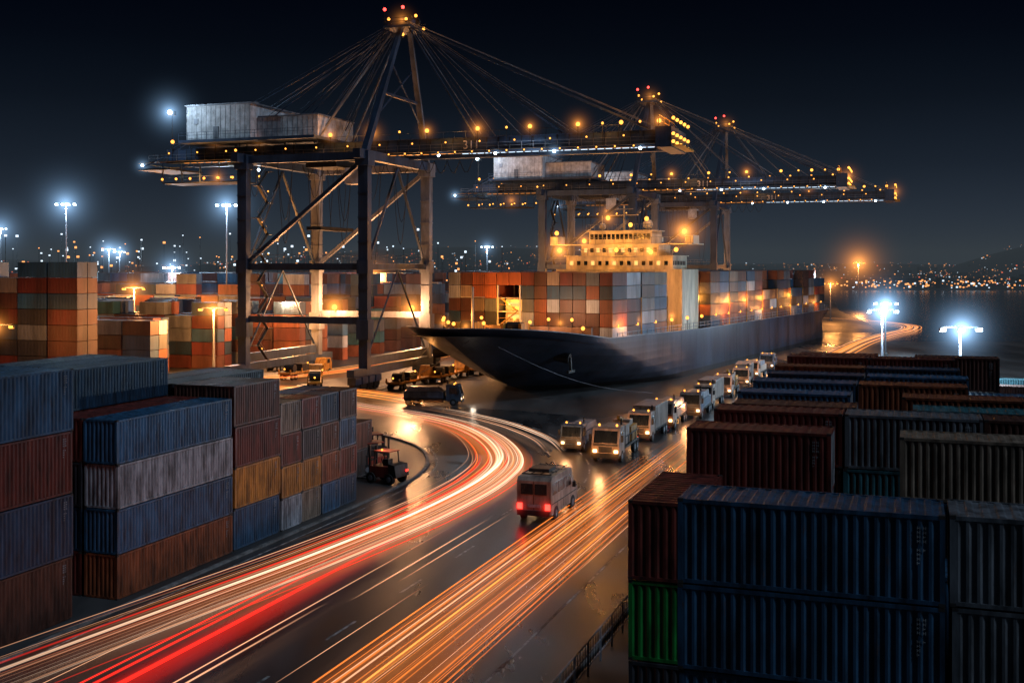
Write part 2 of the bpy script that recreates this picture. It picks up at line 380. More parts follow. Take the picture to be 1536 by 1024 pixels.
base=[(-60,190),(-35.2,177),(-22.5,160.4),(-10.2,146.5),(-3.8,133.3),(-.9,117.2),(-2.2,104.6),(-6.6,90.7),(-12.5,77.3),(-17.9,66.7),(-23.6,55.7),(-31.5,40)]
BP=cat(base,12)
ribbon(mk,off(kerbL,1.0),.13,.008,'lane')
for o_ in(5.2,8.6):
    P=off(BP,-o_)
    for i in range(16,84,4): ribbon(mk,P[i:i+3],.15,.008,'lane')
for y0 in (100,108,118,140,150): ribbon(mk,[Vector((*lp(6.5,y0),0)),Vector((*lp(6.5,y0+4),0))],.16,.008,'lane')
mk.obj('lane_markings')
# water
mw=bpy.data.materials.new('harbour_water'); t=nt(mw); o=N(t,'ShaderNodeOutputMaterial'); p=N(t,'ShaderNodeBsdfPrincipled',inp={'Base Color':(.005,.011,.020,1),'Roughness':.2})
tc=N(t,'ShaderNodeTexCoord'); n1=N(t,'ShaderNodeTexNoise',inp={'Scale':.35,'Detail':4.0}); L(t,tc.outputs['Object'],n1.inputs['Vector']); bb=N(t,'ShaderNodeBump',inp={'Strength':.45,'Distance':.6}); L(t,n1.outputs[0],bb.inputs['Height']); L(t,bb.outputs[0],p.inputs['Normal']); L(t,p.outputs[0],o.inputs[0]); M['water']=mw
sheet('harbour_water',[(100,304),(900,280),(1500,944),(700,1000),(268,960),(150,520),(126,400)],.006,'water')
def hh(x,y):
    r=min(max((y-1150)/1700,0),1); r=r*r*(3-2*r); g=x/y
    k=1 if g<.05 else max(.45,1-(g-.05)*4)
    if g>.40: k+=min((g-.40)*22,1.0)
    return r*k*(46+18*math.sin(x*.0021+1)+12*math.sin(x*.0052+y*.001))
hb=MB(); nx,ny=90,14; vs=[];fs=[]
for j in range(ny+1):
    for i in range(nx+1):
        xx=-3600+i*80; yy=1100+j*170; vs.append((xx,yy,hh(xx,yy)+.0-(.5 if j==0 else 0)))
for j in range(ny):
    for i in range(nx): a=j*(nx+1)+i; fs.append((a,a+1,a+nx+2,a+nx+1))
M['hill']=paint('hill_dark',(.02,.025,.035),.9,scale=.01); hb.add(vs,fs,'hill'); hb.obj('hills',smooth=True)
M['c_a']=emit('city_light_amber',(1,.38,.11),2.2,False); M['c_w']=emit('city_light_white',(.7,.85,1),2.0,False); M['c_r']=emit('city_light_red',(1,.18,.08),1.8,False); M['c_d']=emit('city_light_dim',(1,.45,.2),.6,False)
M['bld']=paint('city_building_dark',(.05,.055,.07),.8,scale=.05)
cb=MB(); cl=MB()
for i in range(360):
    yy=R.uniform(1000,2100) if R.random()<.6 else R.uniform(1000,1300); xx=yy*R.uniform(-.5,.5)
    if xx/yy>.27 and yy<1020: continue
    w=R.uniform(8,34); h=R.uniform(4,11); z=hh(xx,yy)-2; cb.box(xx-w/2,xx+w/2,yy,yy+12,z,z+h,'bld')
    for q in range(R.randint(1,4)):
        s=R.uniform(.3,.8)*yy/1100; a=xx+R.uniform(-w/2,w/2); zz=z+R.uniform(2,h); cl.box(a-s/2,a+s/2,yy-.5,yy-.1,zz,zz+s,R.choice(['c_a','c_d','c_w','c_d']))
cb.obj('distant_city_buildings')
cents=[(R.uniform(-.48,.48),R.uniform(1000,2600)) for _ in range(46)]+[(R.uniform(.27,.46),R.uniform(1000,1700)) for _ in range(10)]
for i in range(1300):
    g,yy=R.choice(cents); yy=max(1000,yy+R.gauss(0,60)); xx=yy*(g+R.gauss(0,.03)); s=R.choice((.35,.45,.5,.7,1.2))*yy/1300
    if abs(xx/yy)>.5: continue
    z=hh(xx,yy)+R.uniform(1.5,6); cl.box(xx-s/2,xx+s/2,yy-s/2,yy+s/2,z,z+s,R.choice(['c_a','c_d','c_d','c_a','c_w','c_r']))
for i in range(150):
    xx=R.choice((300,340,390,430,480))+R.gauss(0,14); s=R.uniform(.4,1.5); z=R.uniform(1.5,8); cl.box(xx,xx+s,965,966,z,z+s,R.choice(['c_a','c_a','c_w']))
for i in range(170):
    yy=R.uniform(380,900); xx=yy*R.uniform(-.46,.0); s=R.choice((.0008,.0012,.0018))*yy; z=R.uniform(14,34); cl.box(xx-s/2,xx+s/2,yy,yy+s,z,z+s,R.choice(['c_a','c_w','c_w'])); 
    cl.cyl((xx,yy+.3,0),(xx,yy+.3,z),.12,'dark',5)
cl.obj('distant_city_lights')
# thin night_haze_and_glow over the distant harbour, scattered light put in as emission
mh=bpy.data.materials.new('harbour_haze_and_glow'); t=nt(mh); o=N(t,'ShaderNodeOutputMaterial'); ab=N(t,'ShaderNodeVolumeAbsorption'); ab.inputs[0].default_value=(0,0,0,1); ab.inputs[1].default_value=.0005
e=N(t,'ShaderNodeEmission'); e.inputs[0].default_value=(.68,.86,1,1); e.inputs[1].default_value=.000028; ad=N(t,'ShaderNodeAddShader'); L(t,ab.outputs[0],ad.inputs[0]); L(t,e.outputs[0],ad.inputs[1]); L(t,ad.outputs[0],o.inputs['Volume']); mh.cycles.emission_sampling='NONE'; M['glow_vol']=mh
hb=MB(); hb.box(-3400,3400,236,4200,-.5,75,'glow_vol'); hb.obj('night_haze_and_glow')
# ------------------------------------------------------------------ cranes
def crane_parts():
    f=MB(); W=24.8; G=22.7; zt=37.6
    legs={'A':(-G,0),'B':(0,0),'C':(0,W),'D':(-G,W)}
    for n,(x,y) in legs.items():
        k='crane' if n in'AB' else 'cranel'  # far legs take lighter steel: their lamplit look put into the colour
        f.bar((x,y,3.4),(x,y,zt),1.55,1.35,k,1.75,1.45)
        f.cbox(x,y,9.8,2.2,2.0,3.2,k); f.cbox(x,y,20,2.0,1.9,2.2,k); f.cbox(x,y,37.6,2.4,2.3,2.4,k)
        for z in(13,16.5,24,28,32): f.cbox(x,y,z,1.85,1.62,.16,k)
    for x in(0,-G):
        k='crane'
        f.bar((x,1.1,4.6),(x,W-1.1,4.6),1.1,1.4,k); f.bar((x,-5,3.0),(x,W+5,3.0),1.3,1.2,k)
        f.bar((x,1.1,20),(x,W-1.1,20),.7,.9,k)
        f.bar((x,-3,38.2),(x,W+3,38.2),1.3,1.5,k)
        f.bar((x,1,20.6),(x,W/2,37),.38,.38,k); f.bar((x,W-1,20.6),(x,W/2,37),.38,.38,k)
        f.bar((x,1,5.5),(x,W/2,19.4),.24,.24,k); f.bar((x,W-1,5.5),(x,W/2,19.4),.24,.24,k)
        for y in(0,W):
            for s in(-3.6,-1.2,1.2,3.6):
                f.box(x-.75,x+.75,y+s-1.0,y+s+1.0,1.2,2.3,'crane')
                for ww in(-.5,.5): f.cyl((x-.3,y+s+ww,.48),(x+.3,y+s+ww,.48),.46,'dark',12)
                f.box(x-.45,x+.45,y+s-.95,y+s+.95,.5,1.2,'dark')
    for y in(0,W):
        k='crane' if y==0 else 'cranel'  # far beams share the lighter steel that stands for lamplight
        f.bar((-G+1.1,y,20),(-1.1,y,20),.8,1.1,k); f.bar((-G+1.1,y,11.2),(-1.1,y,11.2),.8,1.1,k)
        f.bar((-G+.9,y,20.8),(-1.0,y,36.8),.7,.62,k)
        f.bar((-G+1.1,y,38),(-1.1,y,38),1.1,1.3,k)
    for y in(-.9,W+.9):
        for z in(21.4,22.0): f.bar((-G+1,y,z),(-1,y,z),.06,.06,'cranel')
        for i in range(12): f.bar((-G+1+i*1.9,y,20.7),(-G+1+i*1.9,y,22),.05,.05,'cranel')
    for i in range(12):
        z=4+i*2.7; y0,y1=(1.4,4.4) if i%2 else (4.4,1.4)
        f.bar((-G+1.8,y0,z),(-G+1.8,y1,z+2.7),.5,.1,'dark'); f.bar((-G+1.8,y0,z+1.1),(-G+1.8,y1,z+3.8),.04,.04,'cranel')
        f.box(-G+1.2,-G+2.4,min(y0,y1)-1.2 if y1<y0 else 4.4,(min(y0,y1) if y1<y0 else 5.6),z+2.62,z+2.7,'dark')
    for i in range(11):
        x0=-21+i*1.9; 
        P=[Vector((x0+3*t/10*(1 if i%2 else -1),3+i*1.8,38-(6+i%4*4)*math.sin(math.pi*t/10))) for t in range(11)]
        for p,q in zip(P[:-1],P[1:]): f.bar(p,q,.07,.07,'dark')
    g=MB(); yc=W/2
    for y in(yc-4.0,yc+4.0):
        g.bar((-44,y,40.1),(48,y,40.1),1.1,2.1,'crane'); g.box(-44,48,y-.65,y+.65,41.16,41.24,'crane')
        g.bar((-44,y,38.85),(48,y,38.85),1.5,.25,'crane')
        for i in range(46): g.box(-43.8+i*2,-43.7+i*2,y-.62,y+.62,39.05,41.15,'dark')
    for i in range(24): g.bar((-43+i*3.9,yc-3.5,39.6),(-43+i*3.9,yc+3.5,39.6),.4,.5,'crane')
    for i in range(23):
        g.bar((-43+i*3.9,yc-3.4*(-1)**i,39.9),(-43+(i+1)*3.9,yc+3.4*(-1)**i,39.9),.18,.18,'crane')
    for y in(yc-5.3,yc+5.3):
        g.box(-47,48.5,y-.5,y+.5,39.0,39.08,'dark')
        yo=y+(-.5 if y<yc else .5)
        for z in(39.6,40.15): g.bar((-47,yo,z),(48.5,yo,z),.05,.05,'cranel')
        for i in range(49): g.bar((-47+i*1.99,yo,39.05),(-47+i*1.99,yo,40.15),.05,.05,'cranel')
    for y in (yc-4,yc+4):
        for i in range(47): g.bar((-44+i*2,y+.6,41.3),(-44+i*2,y+.6,42.4),.05,.05,'crane')
        g.bar((-44,y+.6,42.4),(48,y+.6,42.4),.06,.06,'crane')
    g.box(46.5,49,yc-6,yc+6,38.4,41.6,'crane'); g.box(48.9,50.5,yc-5,yc+5,38.6,38.8,'yel')
    for z in(39.6,42.6,43.4): g.bar((47,yc-6,z),(47,yc+6,z),.12,.12,'yel')
    for s in(-6,-2,2,6): g.bar((47,yc+s,41.6),(47,yc+s,43.4),.12,.12,'yel')
    g.box(-50,-43,yc-5,yc+5,37.6,37.9,'dark'); g.bar((-50,yc-5,38.9),(-43,yc-5,38.9),.08,.08,'yel'); g.bar((-50,yc+5,38.9),(-43,yc+5,38.9),.08,.08,'yel')
    g.bar((-50,yc-5,37.8),(-43,yc-4,40.6),.25,.25,'crane'); g.bar((-50,yc+5,37.8),(-43,yc+4,40.6),.25,.25,'crane'); g.bar((-50,yc-5,38.9),(-50,yc+5,38.9),.08,.08,'yel')
    g.box(-46,-30,yc-3,yc+3,35.2,35.4,'dark')
    for x in(-46,-42,-38,-34,-30):
        for s in(-3,3): g.bar((x,yc+s,35.3),(x,yc+s,39),.14,.14,'crane'); g.bar((x,yc+s,36.4),(min(x+4,-30),yc+s,36.4),.07,.07,'crane')
    for i in range(14):
        x=-22+i*2.4; pts=[(x+2.4*t,yc+5.9,38.6-2.2*math.sin(math.pi*t)) for t in (0,.2,.4,.6,.8,1)]
        for a,b_ in zip(pts[:-1],pts[1:]): g.bar(a,b_,.09,.09,'dark')
    g.box(-16,-10,yc-3.4,yc+3.4,37.3,38.5,'dark'); g.box(-9.5,-6.9,yc-1.4,yc+1.4,34.4,37.2,'white'); g.box(-6.89,-6.8,yc-1.2,yc+1.2,34.9,36.7,'glass')
    for s in(-1,1):
        for q in(-2.4,2.4): g.bar((-13+s*2,yc+q,37.4),(-13+s*1.2,yc+q,27),.06,.06,'dark')
    g.box(-14.4,-11.6,yc-6,yc+6,26.3,26.9,'dark')
    m=MB(); ap=(1.5,yc,61.5)
    for y in(0,W):
        m.bar((0,y,38.5),(ap[0],yc+(-1.6 if y<yc else 1.6),61),1.1,.95,'cranel' if y else 'crane',.7,.7)
        m.bar((-12.5,y*.5+yc*.5,41.3),(-.6,yc+(-1.4 if y<yc else 1.4),60),.28,.28,'cranel',.22,.22)
    m.bar((.7,6.0,49),(.7,W-6,49),.45,.45,'crane')
    for y in(4.2,W-4.2): m.bar((.5,y,45.5),(.9,W-y-(4.5 if y<yc else -4.5),54),.2,.2,'crane')
    m.box(-1.2,3.8,yc-3.2,yc+3.2,60.6,61.0,'crane'); m.box(0,2.8,yc-2.2,yc+2.2,61,62.6,'crane')
    for z in(61.6,62.2):
        m.bar((-1.2,yc-3.2,z),(3.8,yc-3.2,z),.08,.08,'dark'); m.bar((-1.2,yc+3.2,z),(3.8,yc+3.2,z),.08,.08,'dark')
    for s in(-1,1):
        m.cyl((2.8,yc+s*1.6-.3,62.4),(2.8,yc+s*1.6+.3,62.4),.7,'dark',12)
    m.bar((1,yc,62.6),(1,yc,64.6),.14,.14,'dark'); m.bar((-1,yc-3,61),(-1,yc-3,63.6),.1,.1,'dark')
    for s in(-4,4):
        for tx,tz in((16,41.4),(31,41.4),(45,41.6)):
            m.bar((2.4,yc+s*.35,61.4),(tx,yc+s,tz),.24,.24,'crane'); m.bar((2.4,yc+s*.35,62),(tx+1,yc+s,tz+.4),.1,.1,'cranel')
        m.bar((2.4,yc+s*.2,62.2),(24,yc+s,41.4),.09,.09,'cranel')
        for tx,tz in((-42,41.3),(-30,41.4),(-14,41.4),(-20,41.4),(-8,41.4)):
            m.bar((-.6,yc+s*.35,61.2),(tx,yc+s,tz),.15,.15,'crane'); m.bar((-.6,yc+s*.3,61.8),(tx-1.2,yc+s,tz+.2),.07,.07,'crane')
    h=MB()
    h.box(-37,-24,4,20.5,42.2,48.2,'white'); h.box(-23.99,-12,6,19,42.2,46.0,'white')
    h.box(-37.25,-23.7,3.75,20.75,48.2,48.45,'cranel'); h.box(-23.7,-11.8,5.8,19.2,46,46.2,'cranel')
    h.box(-38,-11,3.0,21.5,41.7,42.2,'crane')
    for i in range(14): h.box(-36.9+i*.98,-36.86+i*.98,3.97,4,42.3,48.1,'cranel')
    h.box(-31.5,-30.4,3.93,4,42.3,44.5,'cranel'); h.box(-35.5,-34.6,3.93,4,45,46.0,'cranel')
    for i in range(12): h.box(-23.9+i,-23.86+i,5.97,6,42.3,45.9,'cranel')
    for z in(43.0,43.5): h.bar((-38,3,z),(-11,3,z),.05,.05,'crane')
    for i in range(15): h.bar((-38+i*1.93,3,42.2),(-38+i*1.93,3,43.5),.05,.05,'crane')
    for x,y in((-35,8),(-30,15),(-26,9)): h.cyl((x,y,48.4),(x,y,49.2),.45,'cranel',10)
    l=MB(); yl=yc-5.6
    def amb(p,r=.24): l.ball(p,r,'e_amb',8,5); l.cbox(p[0],p[1],p[2]-r-.12,.3,.3,.2,'dark')
    for x in(-42,-38,-33,-28,-24,-17,-10,-2,3,8,17,22,26,34,38,41,44,47): 
        l.bar((x,yl,39.1),(x,yl,42.4),.09,.09,'dark'); amb((x,yl,42.5),.34 if x in(-42,-33,-24,-10,-2,8,17,26,34,41,47) else .2)
    for x in range(-40,46,5): amb((x,yc+5.8,42.2),.2)
    for x in(-46,-43,-40,-37,-34,-31): amb((x,yc-3.2,36.0),.22); amb((x+1.5,yc+3.2,36.6),.2)
    for x in range(-8,46,3): amb((x,yl,38.8),.14)
    for x in range(-44,46,6): amb((x+1.5,yc-6.0,40.4),.15)
    for z in(39.2,40.4,42.8):
        for s in(-6,-3,0,3,6): amb((49.3,yc+s,z),.28)
    for y in(-1,W/2,W+1): amb((-G-1,y,39.6),.22)
    for x,y,z in((-18.5,W+.2-1.0,12.4),(-2.6,W-.8,12.4)): amb((x,y,z),.5)
    for q in range(6): amb((-G+1.6,3+(q%2)*2.0,6+q*5.4),.13)
    for p in((3,yc-3,61.9),(-1,yc+2,62),(1,yc,60),(3.6,yc+3,61.4),(3.9,yc-1,62.8),(-1.2,yc-1,62.6)): amb(p,.28)
    l.ball((1,yc,64.7),.3,'e_redd'); l.ball((-1,yc-3,63.8),.3,'e_redd')
    for x in(10,20,30,44): l.ball((x,yc-5.4,38.4),.24,'e_wht')
    for x in(-49,-24.5): l.ball((x,yc-5,38.5 if x<-30 else 37),.24,'e_wht')
    for i in range(24): x=14+i*1.35; l.box(x,x+1.05,yc-4.8,yc-4.7,38.5,38.6,'e_strip')
    for i in range(10): l.box(-40+i*1.5,-39+i*1.5,yc-4.9,yc-4.8,38.6,38.67,'e_astrip')
    for i in range(10): l.box(-2+i*1.5,-1+i*1.5,yc-4.9,yc-4.8,38.6,38.67,'e_astrip')
    l.bar((-42.5,yc-5,41),(-42.5,yc-5,47.5),.16,.16,'dark'); l.box(-43.3,-41.7,yc-5.5,yc-4.9,47.3,48.1,'dark'); l.ball((-42.5,yc-5.7,47.8),.42,'e_wht')
    return f.mesh('portal_frame'),g.mesh('boom_girder'),m.mesh('mast_and_stays'),h.mesh('machinery_house'),l.mesh('crane_lamps')
parts=crane_parts()
cr=[]
for (x,y) in((-23.9,184),(28.9,271.3),(57.9,325.3)):
    e=empty('ship_to_shore_crane',(x,y,0),-TH); cr.append(e)
    for p in parts: inst(p,p.name,e)
for i,e in enumerate(cr):
    for x in ((-8,12,38) if i==0 else (12,)): plight('lamp_light',(x,5.2,43.0),AMB,700,e)
    plight('lamp_light',(50.4,12.4,43.6),AMB,1500,e); plight('lamp_light',(4.6,8.2,62.6),AMB,300,e)
    plight('lamp_light',(-40,-2.5,49),CW,4200,e)
    if i<2: plight('lamp_light',(26,4.5,37.4),CW,1200,e)
    if i==0:
        plight('lamp_light',(-18.5,21.8,12.6),PINK,9000,e); plight('lamp_light',(-2.6,21.8,12.6),PINK,9000,e); plight('lamp_light',(-38,8,36),AMB,1200,e); plight('lamp_light',(-34,33,13),PINK,36000,e); plight('lamp_light',(-12,48,13),PINK,36000,e); plight('lamp_light',(-34,6,8),AMB,7000,e)
    else: plight('lamp_light',(-8,21.8,16),AMB,16000,e)
tx=bpy.data.curves.new('boom_number','FONT'); tx.body='311'; tx.size=2.0; tx.extrude=.02; M['plate']=paint('number_paint_white',(.7,.7,.7),.5); tx.materials.append(M['plate'])
for e in cr:
    o=bpy.data.objects.new('boom_number',tx); S.collection.objects.link(o); o.parent=e; o.location=(14,7.75,39.35); o.rotation_euler=(math.pi/2,0,0)
e=cr[0]
glow_vol((-18.5,23.8,12.4),9,2.6,'a',e); glow_vol((-2.6,23.8,12.4),9,2.6,'a',e); glow_vol((-42.5,6.6,47.8),10,1.3,'w',e)
for x in(-33,-24,-10,-2,8,17,26,34,47): glow_vol((x,6.8,42.5),4.4 if x in(17,34,47,-2) else 3.4,1.5,'a',e)
glow_vol((-34,9,36),4,1.2,'a',e); glow_vol((30,7,38.4),3.5,.8,'w',e)
glow_vol((-49,7.4,38.5),4,1.0,'w',e); glow_vol((2,10,61.9),4.5,1.3,'a',e)
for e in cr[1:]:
    glow_vol((49,9,41),6,1.2,'a',e); glow_vol((-34,9,37),6,.8,'a',e); glow_vol((-49,7.4,38.5),5,1.0,'w',e)
    glow_vol((2,10,61.9),5.5,1.0,'a',e); 
    for x in (8,26): glow_vol((x,6.8,42.5),4.5,1.1,'a',e)
rb=MB()
for x in(0,-22.7): rb.box(x-.08,x+.08,-60,260,.0,.03,'dark'); rb.box(x-.5,x-.35,-60,260,.0,.012,'lane')
rb.obj('crane_rails',None,(-23.9,184,0),-TH)
# ------------------------------------------------------------------ ship
FA=math.atan2(-.885,-.465)
ship=empty('container_ship',(13.7,205,0),FA)
def zd(x):
    q=min(max((x-14)/38,0),1); return 8.2+3.1*q*q*(3-2*q)
hb=MB(); lev=[0,.12,.25,.4,.55,.7,.82,.92,1.0]; nq=22
grid=[]
for t_ in lev:
    xs=24.4+28.3*(t_**.8); Le=36-9*t_; row=[]
    for i in range(nq+1):
        q=(i/nq)**1.6; x=xs-q*Le; w=15*(1-(1-q)**(1.7+ .5*t_))**(.95-.25*t_); row.append((x,w,t_*zd(x)))
    for x in (-20,-50,-80,-110,-122): row.append((x,15,t_*8.2))
    row.append((-131,15-1.5*(1-t_)*4,t_*8.2)); grid.append(row)
for s in(1,-1):
    vs=[(x,s*w,z) for r_ in grid for x,w,z in r_]; n=len(grid[0])
    for j in range(len(lev)-1):
        fs=[]
        for i in range(n-1):
            f=(j*n+i,j*n+i+1,(j+1)*n+i+1,(j+1)*n+i); fs.append(f if s<0 else f[::-1])
        hb.add(vs,fs,'boot' if j<1 else 'hull')
tr=[(r_[-1]) for r_ in grid]; vs=[(x,w,z) for x,w,z in tr]+[(x,-w,z) for x,w,z in tr]; m_=len(tr)
hb.add(vs,[(j,j+1,m_+j+1,m_+j) for j in range(m_-1)],'hull')
hb.obj('hull',ship,smooth=True)
dk=MB(); top=grid[-1]; n=len(top)
vs=[(x,w-.15,z-1.1) for x,w,z in top]+[(x,-w+.15,z-1.1) for x,w,z in top]
dk.add(vs,[(i,i+1,n+i+1,n+i) for i in range(n-1)],'deck')
for s in(1,-1):
    for i in range(n-1):
        a=top[i];b_=top[i+1]; dk.bar((a[0],s*a[1],a[2]+.06),(b_[0],s*b_[1],b_[2]+.06),.25,.13,'cranel')
    for k2 in range(70):
        x=22-k2*2.17; dk.bar((x,s*14.9,8.2),(x,s*14.9,9.6),.08,.08,'cranel')
    for z in(8.9,9.5): dk.bar((22,s*14.9,z),(-129,s*14.9,z),.07,.07,'cranel')
    for k2 in range(14): x=-8-k2*8.6; dk.box(x,x+.07,s*15.0 if s>0 else -15.012,15.012 if s>0 else -15.0,1.2,8.0,'boot')
for s in(-4,4):
    dk.cyl((36,s-1.2,10.8),(36,s+1.2,10.8),.9,'dark',12); dk.box(34.5,37.5,s-1.8,s-1.3,9.6,11.5,'yel'); dk.box(34.5,37.5,s+1.3,s+1.8,9.6,11.5,'yel')
for x in(44,40,31,28):
    for s in(-1,1): dk.cyl((x,s*(52-x)*.45,zd(x)-1.1),(x,s*(52-x)*.45,zd(x)+.2),.3,'yel',8)
dk.cyl((42,0,9.8),(42,0,17.0),.2,'super',8); dk.bar((42,-2,15.5),(42,2,15.5),.15,.15,'super')
dk.box(27.5,28.0,-13,13,7.8,10.6,'deck')
for s in(1,-1):
    dk.cyl((33.5,s*9.5,6.6),(33.3,s*11.8,6.2),.8,'dark',12); dk.bar((33.3,s*11.9,6.4),(33.3,s*12.0,4.2),.3,.3,'dark'); dk.bar((32.2,s*12.0,4.3),(34.4,s*12.0,4.3),.35,.4,'dark')
dk.obj('deck_fittings',ship)
sc=MB(); ct=2.16; z0=8.3
front=24.0; bays=[]; x=front
for bi in range(11):
    if bi==3: x-=11.5
    bays.append(x); x-=12.6
SC=['blue','rust','brown','grey','rust','beige','white','navy','red','brown','grey','dk','brown','navy','red']
for bi,x in enumerate(bays):
    for c in range(13):
        y=-14.9+c*2.295
        if bi==0 and c in(4,5): rng=(4,)
        elif bi==0: rng=range(5)
        elif bi==2 and c>9: rng=range(0)
        elif bi in(6,8) and c>11: rng=range(R.randint(2,4))
        else: rng=range(5-(R.random()<.15 and bi>0))
        for t_ in rng:
            for half in(0,1):
                col=C[R.choice(SC)]; f=R.uniform(.5,1.0)
                if bi==0 and c in(2,3,4,5) and t_>2: col=C['rust']; f=1.2
                sc.box(x-12.0+half*6.03,x-12.0+half*6.03+5.97,y+.05,y+2.22,z0+t_*ct+.05,z0+(t_+1)*ct-.03,'contf',tuple(q*f for q in col))
    xb=x+.3
    if bi>0 and bi!=3:
        for c in range(0,14,1): sc.bar((xb,-14.95+c*2.295,z0-.6),(xb,-14.95+c*2.295,z0+6.6),.16,.16,'yel')
        for z in(z0+2.1,z0+4.3,z0+6.5): sc.bar((xb,-14.95,z),(xb,14.95,z),.4,.12,'yel')
for c in range(13):
    if c in(4,5): continue
    y=-14.9+c*2.295
    for t_ in range(5):
        zz=z0+t_*ct
        for q in(.35,.8,1.45,1.9): sc.box(front-.03+.001,front+.0,y+q,y+q+.05,zz+.1,zz+ct-.1,'cast')
sc.obj('deck_containers',ship)
ls=MB(); yA,yB=-5.6,-1.3
for z in(8.2,10.4,12.6,14.8): ls.box(13,24.2,yA,yB,z,z+.15,'super')
for y in(yA,yB-.2):
    for x in(13.2,18,23.9): ls.box(x,x+.25,y,y+.25,8.3,17,'super')
for z in(9.4,11.6,13.8): ls.bar((24.1,yA,z),(24.1,yB,z),.08,.08,'yel')
for i in range(3): ls.bar((24,yA+.6 if i%2 else yB-.6,8.4+2.2*i),(24,yB-.6 if i%2 else yA+.6,10.5+2.2*i),.5,.12,'yel')
ls.box(14,22,yA+.5,yB-.5,8.4,14.6,'super')
for z in(9.6,11.8,13.8): ls.box(22,22.05,yA+1,yB-1,z-.3,z+.3,'e_win')
ls.obj('access_stair_house',ship)
OR=(1,.37,.055)
for z in(9.8,14.2): plight('lamp_light',(23.4,-3.4,z),OR,500,ship,.2)
plight('lamp_light',(29,-5.4,12.5),OR,3000,ship,.3); plight('lamp_light',(30,6,13.5),(1,.55,.3),3000,ship,.3)
sp=MB(); X=-17.5
sp.box(X-6,X+3.5,-13,13,7.3,19.5,'super')
sp.box(X-5,X+3,-11,11,19.5,22.0,'super'); sp.box(X-5.3,X+3.3,-11.3,11.3,22.0,22.15,'super')
sp.box(X-4,X+2.5,-8,8,22.15,24.2,'super'); sp.box(X-4.4,X+2.9,-14.6,14.6,24.2,24.4,'super')
sp.box(X-3.4,X+2.2,-6.5,6.5,24.4,26.8,'super'); sp.box(X-3.8,X+2.6,-7,7,26.8,27.0,'super')
for s in(-1,1):
    sp.box(X-1,X+2.4,s*14-.8,s*14+.8,24.4,25.9,'super')
for i in range(14): sp.box(X+2.2,X+2.24,-6.2+i*.9,-5.55+i*.9,25.3,26.3,'glass')
for i in range(12): sp.box(X+2.5,X+2.54,-7.4+i*1.3,-6.7+i*1.3,22.8,23.6,'glass' if i%2 else 'e_win')
for i in range(14): sp.box(X+3.0,X+3.04,-10.2+i*1.5,-9.5+i*1.5,20.3,21.1,'glass' if i%3 else 'e_win')
for i in range(8): sp.box(X-4+i*.9,X-3.5+i*.9,11,11.04,20.3,21.1,'glass')
sp.bar((X,0,27),(X,0,32.0),.4,.4,'super',.2,.2); sp.bar((X,-3,30),(X,3,30),.15,.15,'super'); sp.bar((X,-1.8,31.2),(X,1.8,31.2),.3,.2,'cranel'); sp.bar((X+1.5,-4,27),(X+1.5,-4,30),.12,.12,'super'); sp.ball((X-1,4.5,28.2),1.0,'super',12,8); sp.ball((X-1,-5,27.9),.7,'super',12,8)
sp.box(X-11,X-6.6,-4,4,7.3,26,'super'); sp.box(X-11.1,X-6.5,-4.1,4.1,23,25,'body_b')
for zz in(22.9,25.3,27.8):
    w=10.9 if zz<23 else (14.4 if zz<26 else 6.8)
    sp.bar((X+3.0 if zz<23 else X+2.8,-w,zz+.3),(X+3.0 if zz<23 else X+2.8,w,zz+.3),.07,.07,'cranel')
    for i in range(16): sp.bar((X+2.9,-w+i*w/7.5,zz-.9),(X+2.9,-w+i*w/7.5,zz+.3),.06,.06,'cranel')
sl=[(X+4,-12,23.2),(X+3.4,-7,25.0),(X+4,0,23.2),(X+4,7,22.8),(X+4,12,23.2),(X+2.8,13.2,26.6),(X+2.8,-13.2,26.6),(X+1,5,29.2),(X+1,-3,29.5),(X+3,2.5,28)]
for p in sl: sp.ball(p,.45,'e_amb')
sp.obj('bridge_superstructure',ship)
for p in sl[:7:2]: plight('lamp_light',(p[0]+1.4,p[1],p[2]+.6),OR,750,ship,.3)
plight('lamp_light',(X+14,0,25),OR,3600,ship,.5); plight('lamp_light',(X+1,10,30),OR,500,ship,.5)
glow_vol(sl[0],8,2.8,'a',ship); glow_vol(sl[5],9,3.0,'a',ship); glow_vol(sl[3],6,1.8,'a',ship); glow_vol(sl[8],6,1.4,'a',ship); glow_vol(sl[1],6,1.6,'a',ship)
dl=MB()
for i in range(19):
    x=30-i*8.4; yy_=14.7 if x<26 else 12.5; dl.bar((x,yy_,8.2),(x,yy_,10.4),.08,.08,'dark'); dl.ball((x,yy_,10.6),.32,'e_amb')
for x,y in((44,3),(44,-3),(38,-7.5),(38,7.5),(32,-11),(47.5,0),(28.6,-6),(28.6,0),(28.6,6),(28.6,10)): dl.bar((x,y,9),(x,y,11.6),.08,.08,'dark'); dl.ball((x,y,11.8),.28,'e_amb')
dl.obj('deck_edge_lamps',ship)
for i in range(6): plight('lamp_light',(20-i*27,16.2,10.8),AMB,700,ship,.2)
for x,y in((43,-1),(35,-8),(32,9)): plight('lamp_light',(x,y,12.8),AMB,900,ship,.2)
for x,y in((44,0),(38,-7.5),(28.6,0),(28.6,8),(13.2,14.7),(-3.6,14.7),(-28.8,14.7),(-62.4,14.7)): glow_vol((x,y,11.3),3.2,1.4,'a',ship)
for x,y in((bays[3]+.6,12),(bays[2]-6,12.8)): plight('lamp_light',(x,y,14),OR,1700,ship,.3)
plight('lamp_light',(-127,13,17),CW,9000,ship,.3)
for bi in (4,5,6,8): plight('lamp_light',(bays[bi]+.3,15.8,13),OR,1100,ship,.3)
ml=MB()
